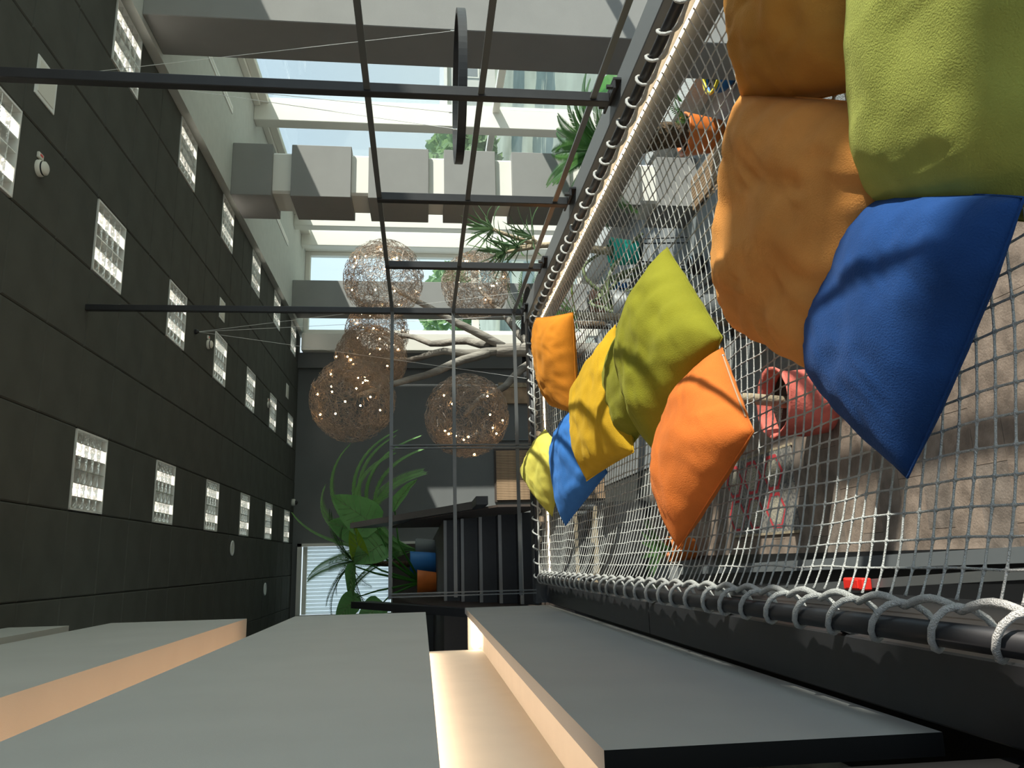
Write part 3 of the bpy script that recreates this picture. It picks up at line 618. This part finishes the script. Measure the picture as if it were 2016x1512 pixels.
# blue pot on stand
t = thing('pot_stand', (3.77, 10.65, ZF), 'black wire stand holding the blue pot', 'plant stand')
MB().tube([V((3.77 + .15 * math.cos(a * math.pi / 10), 10.65 + .15 * math.sin(a * math.pi / 10), -2.80)) for a in range(21)], .008, 6).build('ring', K['darkmetal'], t, True)
MB().lathe((3.77, 10.65, -2.955), [(0, 0), (.14, 0), (.14, .008), (0, .008)], 18).build('plate', K['darkmetal'], t)
for k in range(3):
    a = k * 2.094 + .4; MB().tube([(3.77 + .155 * math.cos(a), 10.65 + .155 * math.sin(a), -2.80), (3.77 + .16 * math.cos(a), 10.65 + .16 * math.sin(a), ZF)], .008, 6).build('leg', K['darkmetal'], t, True)
t = thing('blue_planter', (3.77, 10.65, -2.945), 'blue pot with long grassy leaves on a black wire stand', 'potted plant')
pot(t, (3.77, 10.65, -2.945), .115, .14, .31, K['blue'])
q = random.Random(3)
for i in range(16):
    a = q.uniform(0, 6.28); m = MB(); blade(m, (3.77, 10.65, -2.68), (math.cos(a), math.sin(a), .8), q.uniform(.3, .5), .012, 1.9, 8, .3); m.build('leaf', K['palm'], t)
# trailing cactus in a tall planter
t = thing('trailing_cactus', (2.98, 9.1, ZF), 'trailing cactus with long thick arching stems in a tall dark planter', 'potted plant')
MB().lathe((2.98, 9.1, ZF), [(.19, 0), (.20, .02), (.24, 1.44), (.22, 1.46), (.21, 1.38)], 24).disc((2.98, 9.1, ZF + .004), .19).build('planter', K['beamtop'], t, True)
MB().disc((2.98, 9.1, ZF + 1.38), .21).build('soil', K['soil'], t)
q = random.Random(9)
arcs = [((.55, -.1), .30, -.55), ((.75, .1), .12, -.75), ((.45, -.3), .05, -.95), ((.30, .2), .42, -.2), ((.85, -.2), .22, -.35), ((-.15, -.25), .25, -.6), ((.6, .35), .35, -.8), ((.2, -.4), .08, -.9), ((.95, 0), .45, .05)]
for k, (dxy, hgt, end) in enumerate(arcs):
    P_ = []
    for i in range(15):
        f = i / 14; P_.append(V((2.98 + dxy[0] * (f + .12 * math.sin(3 * f + k)), 9.1 + dxy[1] * f, ZF + 1.38 + hgt * 4 * f * (1 - f) * .8 + end * f * f + .05 * noise.noise(V((f * 4, k, 0))))))
    MB().tube(P_, [lerp(.028, .017, i / 14) for i in range(15)], 7).build('stem', K['cactus'], t, True)
# yucca and feather palm behind the far corner of the railing
t = thing('yucca', (2.50, 8.05, ZF), 'yucca with upright green sword leaves below the corner of the net', 'potted plant')
pot(t, (2.50, 8.05, ZF), .17, .2, .36, K['beamtop']); MB().tube([(2.50, 8.05, ZF + .3), (2.54, 8.07, -2.7), (2.58, 8.1, -1.66)], [.05, .045, .04], 8).build('trunk', K['stem'], t, True)
for i in range(22):
    a = i * 2.4; e = lerp(1.35, .2, i / 22); m = MB(); blade(m, (2.58, 8.1, -1.69), (math.cos(a) * math.cos(e), math.sin(a) * math.cos(e), math.sin(e)), q.uniform(.38, .55), .022, .5, 7, .35); m.build('leaf', K['big' if i % 3 else 'lime'], t)
t = thing('feather_palm', (3.02, 9.9, ZF), 'feather palm with dark arching fronds beside the lamp tree', 'potted plant')
pot(t, (3.02, 9.9, ZF), .2, .24, .42, K['beamtop']); MB().tube([(3.02, 9.9, ZF + .35), (3.02, 9.9, -2.6), (3.02, 9.9, -1.65)], [.06, .055, .05], 9).build('trunk', K['trunk'], t, True)
crown(t, (3.02, 9.9, -1.65), 18, .88, 26, .24, .2, 1.3, K['palm'], 1.5, 21, .006)
# salmon felt pot with a tree stem
t = thing('felt_planter', (1.36, 6.85, ZF), 'slouchy salmon red felt planter with a pale tree trunk, on the plank floor', 'potted plant')
m = MB(); n = 30; rows = []
for k, (r_, z_) in enumerate([(.22, 0), (.28, .02), (.31, .22), (.30, .40), (.315, .50), (.335, .53), (.325, .545), (.29, .52), (.27, .42)]):
    rows.append([V((1.36 + (r_ + .018 * noise.noise(V((math.cos(2 * math.pi * j / n) * 2, math.sin(2 * math.pi * j / n) * 2, z_ * 4)))) * math.cos(2 * math.pi * j / n), 6.85 + (r_ + .018 * noise.noise(V((math.cos(2 * math.pi * j / n) * 2, math.sin(2 * math.pi * j / n) * 2, z_ * 4)))) * math.sin(2 * math.pi * j / n), ZF + z_ + .015 * noise.noise(V((j * .7, k, 4))) * (k > 3))) for j in range(n + 1)])
m.strip(rows); m.disc((1.36, 6.85, ZF + .004), .23); m.build('felt_pot', K['salmon'], t, True)
MB().disc((1.36, 6.85, ZF + .40), .27).build('soil', K['soil'], t)
MB().tube([(1.36, 6.85, ZF + .38), (1.40, 6.85, -3.0), (1.42, 6.9, -2.55), (1.40, 7.0, -2.1)], [.055, .05, .045, .04], 10).build('trunk', K['stem'], t, True)
for i in range(12):
    a = i * 2.4; m = MB(); blade(m, (1.40, 7.0, -2.1), (math.cos(a), math.sin(a), .5), .4, .04, 1.2, 7, .2); m.build('leaf', K['palm'], t)
# orange pot on the lower floor
t = thing('leafy_pot', (.10, 10.85, ZF), 'small orange pot with drooping green leaves on the lower floor by the black wall', 'potted plant')
pot(t, (.10, 10.85, ZF), .15, .175, .36, K['orange'])
for i in range(12):
    a = i * 2.4; m = MB(); blade(m, (.10, 10.85, ZF + .33), (math.cos(a), math.sin(a), 1.3), .55, .05, .9, 8, .2); m.build('leaf', K['palm'], t)
# plants on the landing
t = thing('elephant_ear', (-.30, 13.0, ZM), 'elephant ear plant with huge green leaves in an orange pot on the landing', 'potted plant')
pot(t, (-.30, 13.0, ZM), .15, .19, .30, K['orange'])
for k, (b, d, u_, L, W, mm) in enumerate([((.62, 12.9, .72), (.45, -.2, .75), (0, -1, .3), .80, .30, 'big'), ((.30, 12.95, .62), (-.3, -.3, .55), (0, -1, .5), .50, .27, 'big'), ((.06, 13.0, .90), (.5, -.3, .25), (0, -1, .6), .62, .17, 'lime'), ((-.02, 12.9, 1.05), (-.75, .1, .2), (.2, -.7, .7), .62, .14, 'big'), ((-.62, 13.0, .62), (-.3, -.3, .45), (0, -1, .4), .46, .20, 'big'), ((.86, 12.9, .42), (.6, -.2, -.25), (0, -.5, 1), .55, .16, 'big'), ((-.5, 13.0, 1.0), (-.5, 0, .5), (0, -1, .3), .5, .18, 'big'), ((.5, 13.1, .95), (.25, -.1, .8), (0, -1, .2), .55, .22, 'big')]):
    m = MB(); heart(m, b, d, u_, L, W); m.build('leaf', [K[mm], K['vein']], t, True)
    MB().tube([(-.30, 13.0, ZM + .25), V((-.30, 13, ZM + .3)).lerp(V(b), .55) + V((0, 0, .10)), b], [.022, .016, .010], 6).build('stalk', K['banana'], t, True)
t = thing('blue_floor_pot', (-.02, 13.55, ZM), 'blue pot holding a bushy fern palm on the landing, beside the orange pot', 'potted plant')
pot(t, (-.02, 13.55, ZM), .18, .21, .42, K['blue'], .03)
MB().tube([(-.02, 13.55, ZM + .36), (0, 13.55, .60), (.05, 13.5, 1.05)], [.05, .045, .05], 9).build('trunk', K['trunk'], t, True)
crown(t, (.05, 13.5, 1.08), 20, 1.05, 30, .17, .0, .9, K['palm'], 1.0, 31, .006)
t = thing('arching_fern', (.22, 14.05, ZM), 'tall fern with drooping feathery fronds in front of the dark far wall', 'potted plant')
pot(t, (.22, 14.05, ZM), .16, .2, .34, K['beamtop'])
for k, (d, L, b) in enumerate([((.30, -.1, 1), 2.9, 3.3), ((.22, -.12, 1), 2.6, 3.6), ((.10, -.1, 1), 2.4, 3.0), ((.40, -.15, 1), 2.5, 3.4), ((-.05, -.1, 1), 2.1, 2.6), ((.26, -.2, 1), 2.3, 3.9), ((-.25, -.1, 1), 1.8, 2.0), ((.34, 0, 1), 2.7, 3.1), ((.18, -.05, 1), 2.75, 3.2), ((.36, -.1, 1), 2.8, 3.5), ((.05, 0, 1), 2.3, 2.9), ((.28, -.3, 1), 2.5, 3.4), ((.15, -.2, 1), 2.0, 3.3)]):
    m = MB(); frond(m, (.22, 14.05, ZM + .3), d, L, b, 110, .24, .0085, 24, .5, .5); m.build('frond', K['fern'], t)
t = thing('tall_planter_box', (-.2, 14.9, ZM), 'dark brown planter wall under the blind window behind the landing pots', 'planter')
MB().cbox(-.9, .34, 14.6, 15.2, ZM, .50, c=.01).build('box', K['brown'], t); MB().box(-.88, .32, 14.62, 15.18, .50, .505).build('soil', K['soil'], t)

# ============================================================= LOWER FURNITURE
def slat_bench(x0, x1, y0, y1, label):
    zt = ZF + .46; t = thing('slat_bench', ((x0 + x1) / 2, (y0 + y1) / 2, ZF), label, 'bench', 'slatted benches by the grey table')
    n = 9; wd = (x1 - x0) / n; s0 = None
    for k in range(n):
        a = x0 + wd * k; m = MB(); m.box(a + .004, a + wd - .004, y0, y1, zt - .03, zt); m.box(a + .004, a + wd - .004, y1 - .03, y1, ZF + .02, zt - .03); m.build('slat', K['wood'], t)
    for y in (y0 + .25, (y0 + y1) / 2, y1 - .12): MB().box(x0 + .03, x1 - .03, y - .03, y + .03, zt - .08, zt - .03).build('crossbar', K['darkmetal'], t)
    for x in (x0 + .03, x1 - .07):
        for y in (y0 + .25, y1 - .2): MB().box(x, x + .04, y - .03, y + .03, ZF, zt - .08).build('leg', K['darkmetal'], t)
slat_bench(4.10, 4.50, 6.3, 8.65, 'pale wood slatted bench on the window side of the grey table')
slat_bench(2.22, 2.68, 5.8, 7.7, 'pale wood slatted bench on the near side of the grey table')
t = thing('grey_table', (3.22, 6.9, ZF), 'long grey topped table with black legs between the two slatted benches', 'table')
MB().cbox(2.82, 3.64, 5.6, 8.1, ZF + .73, ZF + .76, c=.004).build('tabletop', K['grey'], t)
MB().box(2.87, 3.59, 5.7, 8.0, ZF + .67, ZF + .73).build('apron', K['brown'], t)
for x in (2.9, 3.5):
    for y in (5.75, 7.9): MB().box(x, x + .06, y, y + .06, ZF, ZF + .67).build('leg', K['darkmetal'], t)
for y in (5.75, 7.9): MB().box(2.9, 3.56, y, y + .06, ZF + .08, ZF + .14).build('crossbar', K['darkmetal'], t)
t = thing('black_bowl', (3.0, 7.62, ZF + .761), 'glossy black open bowl vase on the far end of the grey table', 'vase')
MB().lathe((3.0, 7.62, ZF + .761), [(.05, 0), (.09, .03), (.12, .10), (.09, .17), (.08, .175), (.08, .15), (.10, .1)], 22).disc((3.0, 7.62, ZF + .763), .05).build('body', K['lounge'], t, True)
MB().lathe((3.0, 7.62, ZF + .761), [(.09, .17), (.095, .18), (.08, .182)], 22).build('lip', K['chrome'], t, True)
# brown backed chair, dark moulded chair
t = thing('wooden_chair', (4.05, 12.0, ZF), 'chair with a rounded brown wooden back, behind the blue pot', 'chair')
def shell(m, c, w_, z0, z1, bow=.08):
    m.strip([[V((c[0] + w_ * a / 4 * (1 if r_ < 5 else .86), c[1] + bow * (a / 4) ** 2, lerp(z0, z1, r_ / 5) - (.03 * (a / 4) ** 2 if r_ == 5 else 0))) for a in range(-4, 5)] for r_ in range(6)])
m = MB(); shell(m, (4.05, 11.98), .24, -3.2, -2.70); m.build('backrest', K['terracotta'], t, True); m = MB(); shell(m, (4.05, 12.0), .26, -3.25, -2.67); m.build('back_frame', K['beamtop'], t, True)
MB().cbox(3.82, 4.28, 11.98, 12.42, -3.32, -3.27, c=.012).build('seat', K['beamtop'], t)
for x in (3.84, 4.22):
    for y in (12.0, 12.36): MB().tube([(x, y, -3.3), (x + (x - 4.03) * .15, y + (y - 12.18) * .15, ZF)], .014, 6).build('leg', K['darkmetal'], t, True)
t = thing('moulded_chair', (3.60, 9.95, ZF), 'dark grey moulded chair with curved arms beside the turquoise pot', 'chair')
m = MB(); shell(m, (3.60, 10.2), .27, -3.28, -2.86, -.12); m.build('backrest', K['beamtop'], t, True)
MB().cbox(3.36, 3.84, 9.72, 10.2, -3.33, -3.26, c=.02).build('seat', K['beamtop'], t)
for sx_ in (-1, 1): MB().tube([(3.6 + sx_ * .27, 10.1, -3.0), (3.6 + sx_ * .29, 9.9, -3.04), (3.6 + sx_ * .27, 9.76, -3.12), (3.6 + sx_ * .25, 9.74, -3.3)], .03, 8).build('armrest', K['beamtop'], t, True)
for x in (3.4, 3.8):
    for y in (9.76, 10.16): MB().tube([(x, y, -3.3), (x + (x - 3.6) * .2, y + (y - 9.96) * .2, ZF)], .016, 7).build('leg', K['beamtop'], t, True)
# rug with red hexagons
rg = thing('rug', (.66, 8.6, ZF), 'patterned rug of grey and cream with red hexagon outlines, edged in cream', 'rug')
MB().cbox(.20, 1.10, 7.65, 9.35, ZF, ZF + .012, c=.003).build('field', mat('rug_weave', (.40, .36, .30), .95, var=.75, vscale=38, bump=.6, bscale=120, col2=(.09, .09, .10)), rg)
MB().box(.20, .225, 7.63, 9.37, ZF, ZF + .014).box(1.075, 1.10, 7.63, 9.37, ZF, ZF + .014).build('edge_binding', K['stem'], rg)
rugr = mat('rug_red', (.60, .05, .06), .95, bump=.4, bscale=150); rugc = mat('rug_cream', (.60, .52, .38), .95, var=.6, vscale=60, col2=(.2, .19, .17))
def hexp(cx, cy, a, b): return [V((cx + x * a, cy + y * b, 0)) for x, y in ((1, .45), (1, -.45), (.0, -1), (-1, -.45), (-1, .45), (0, 1))]
for cx in (.45, .85):
    for cy in (8.12, 8.66, 9.2 - .02):
        o_, i_ = hexp(cx, cy, .185, .25), hexp(cx, cy, .15, .205); m = MB()
        for k in range(6): a, b, c_, d = o_[k], o_[(k + 1) % 6], i_[(k + 1) % 6], i_[k]; m.add([a + V((0, 0, ZF + .0135)), b + V((0, 0, ZF + .0135)), c_ + V((0, 0, ZF + .0135)), d + V((0, 0, ZF + .0135))], [(0, 1, 2, 3)])
        m.build('hexagon_outline', rugr, rg); i2 = hexp(cx, cy, .13, .18); MB().add([p + V((0, 0, ZF + .0133)) for p in i2], [(0, 1, 2, 3, 4, 5)]).build('hexagon_field', rugc, rg)
# lower left: cabinet, boards, alarm box, exit sign
t = thing('black_cabinet', (.25, 13.6, ZF), 'low black cabinet on the lower floor near the far wall', 'cabinet')
MB().cbox(-.42, .92, 13.0, 14.2, ZF, ZF + .60, c=.01).build('body', K['lounge'], t)
for k in range(3): MB().box(-.40 + .445 * k, .03 + .445 * k, 12.985, 13.0, ZF + .05, ZF + .56).build('door', K['darkmetal'], t)
t = thing('wooden_shelf', (.25, 15.7, ZF), 'pale wooden shelf unit against the far wall of the lower floor', 'shelf')
for z in (ZF + .30, ZF + .72, ZF + 1.12): MB().cbox(-.5, 1.0, 15.4, 16.05, z, z + .09, c=.004).build('board', K['stem'], t)
for x in (-.5, .25, .95): MB().box(x, x + .05, 15.45, 16.05, ZF, ZF + 1.2).build('upright', K['darkmetal'], t)
t = thing('alarm_box', (-.185, 4.55, -2.58), 'small red alarm box on the grey ledge of the lower black wall', 'alarm')
MB().cbox(-.22, -.15, 4.44, 4.66, -2.58, -2.52, c=.008).build('case', K['red'], t); MB().cbox(-.21, -.16, 4.48, 4.62, -2.52, -2.51, c=.003).build('cover', K['red'], t)
t = thing('exit_sign', (-.165, 1.32, -1.12), 'white and green sign seen edge on below the left pipe of the net', 'sign')
MB().box(-.177, -.158, 1.22, 1.42, -1.12, -1.02).build('case', K['whitegl'], t); MB().box(-.158, -.156, 1.23, 1.41, -1.11, -1.035).build('face', K['green'], t)
# wood panels on the lower far wall
t = thing('wood_shutter', (1.72, 16.08, ZF), 'pale wooden slatted shutter low on the far wall', 'shutter')
s0 = None
for k in range(30):
    x = 1.20 + .0335 * k
    if s0 is None: s0 = MB().box(x, x + .026, 16.04, 16.07, ZF, -1.52).build('slat', K['wood'], t); x00 = x
    else: o = inst(s0, 'slat', ORG[t.name], t); o.location = (x - x00, 0, 0)
MB().box(1.16, 2.24, 16.07, 16.095, ZF, -1.48).build('backing', K['brown'], t)
t = thing('wood_niche', (3.4, 16.05, ZF), 'smooth orange wooden panel low on the far wall, right of the wire ball', 'panel')
MB().cbox(3.18, 3.62, 16.02, 16.095, ZF, -1.60, c=.006).build('board', K['wood'], t); MB().box(3.52, 3.60, 15.98, 16.02, ZF, -1.60).build('edge_strip', K['stem'], t)
t = thing('wall_pipe', (2.42, 16.07, ZF), 'thin dark vertical pipe on the far wall beside the slatted shutter', 'pipe')
MB().tube([(2.42, 16.07, ZF), (2.42, 16.07, -1.45)], .02, 8).build('pipe', K['beamtop'], t, True); MB().cbox(2.37, 2.47, 16.04, 16.10, -1.47, -1.42, c=.004).build('cap', K['beamtop'], t)

# ============================================================= OUTSIDE
struct(MB().box(-60, 90, -60, 120, -5.2, -4.6), 'ground', K['lawn'])
q = random.Random(2)
for k, (x, y, r_) in enumerate([(16, 30, 2.2), (22, 24, 2.6), (20, 38, 2.8), (27, 31, 2.4), (14, 44, 3.0), (9, 40, 2.0), (30, 20, 2.6)]):
    t = thing('tree', (x, y, -4.6), ['pale green tree outside the windows, small and round', 'leafy tree outside the middle windows', 'tree standing far outside beyond the lawn', 'tree outside, half hidden by a white building', 'far tree outside the end glazing', 'low tree outside the end glazing', 'tree outside at the right of the windows'][k], 'tree', 'trees outside')
    MB().tube([(x, y, -4.6), (x, y, -3.2)], [.18, .12], 7).build('trunk', K['bark'], t)
    m = MB()
    for n_ in range(900):
        d = V((q.gauss(0, 1), q.gauss(0, 1), q.gauss(0, 1))).normalized() * r_ * q.uniform(.55, 1) ** .5; c = V((x, y, -3.0 + r_ * .45)) + V((d.x, d.y, d.z * .55)); a = V((q.gauss(0, 1), q.gauss(0, 1), q.gauss(0, 1))).normalized() * .28; b = a.cross(V((q.gauss(0, 1), q.gauss(0, 1), q.gauss(0, 1)))).normalized() * .2
        m.add([c - a, c + b, c + a, c - b], [(0, 1, 2, 3)])
    m.build('crown', K['hedge'], t)
for k, (x0, x1, y0, y1, h_) in enumerate([(26, 36, 44, 54, 3.0), (40, 52, 22, 34, 3.6)]):
    t = thing('building', ((x0 + x1) / 2, (y0 + y1) / 2, -4.6), ['pale low building outside beyond the end glazing', 'pale low building outside beyond the window wall'][k], 'building')
    MB().box(x0, x1, y0, y1, -4.6, -4.6 + h_).build('walls', K['facade'], t); MB().box(x0 - .3, x1 + .3, y0 - .3, y1 + .3, -4.6 + h_, -4.4 + h_).build('roof', K['cream'], t)
    for j in range(4):
        yy = y0 + 1 + j * 2.4; o = MB().box(x0 - .06, x0, yy, yy + 1.2, -3.6, -2.3).build('window', K['cream'], t); MB().box(x0 - .08, x0 - .06, yy + .1, yy + 1.1, -3.5, -2.4).build('pane', K['grey'], o)
        xx = x0 + 1 + j * 2.4; o = MB().box(xx, xx + 1.2, y0 - .06, y0, -3.6, -2.3).build('window', K['cream'], t); MB().box(xx + .1, xx + 1.1, y0 - .08, y0 - .06, -3.5, -2.4).build('pane', K['grey'], o)
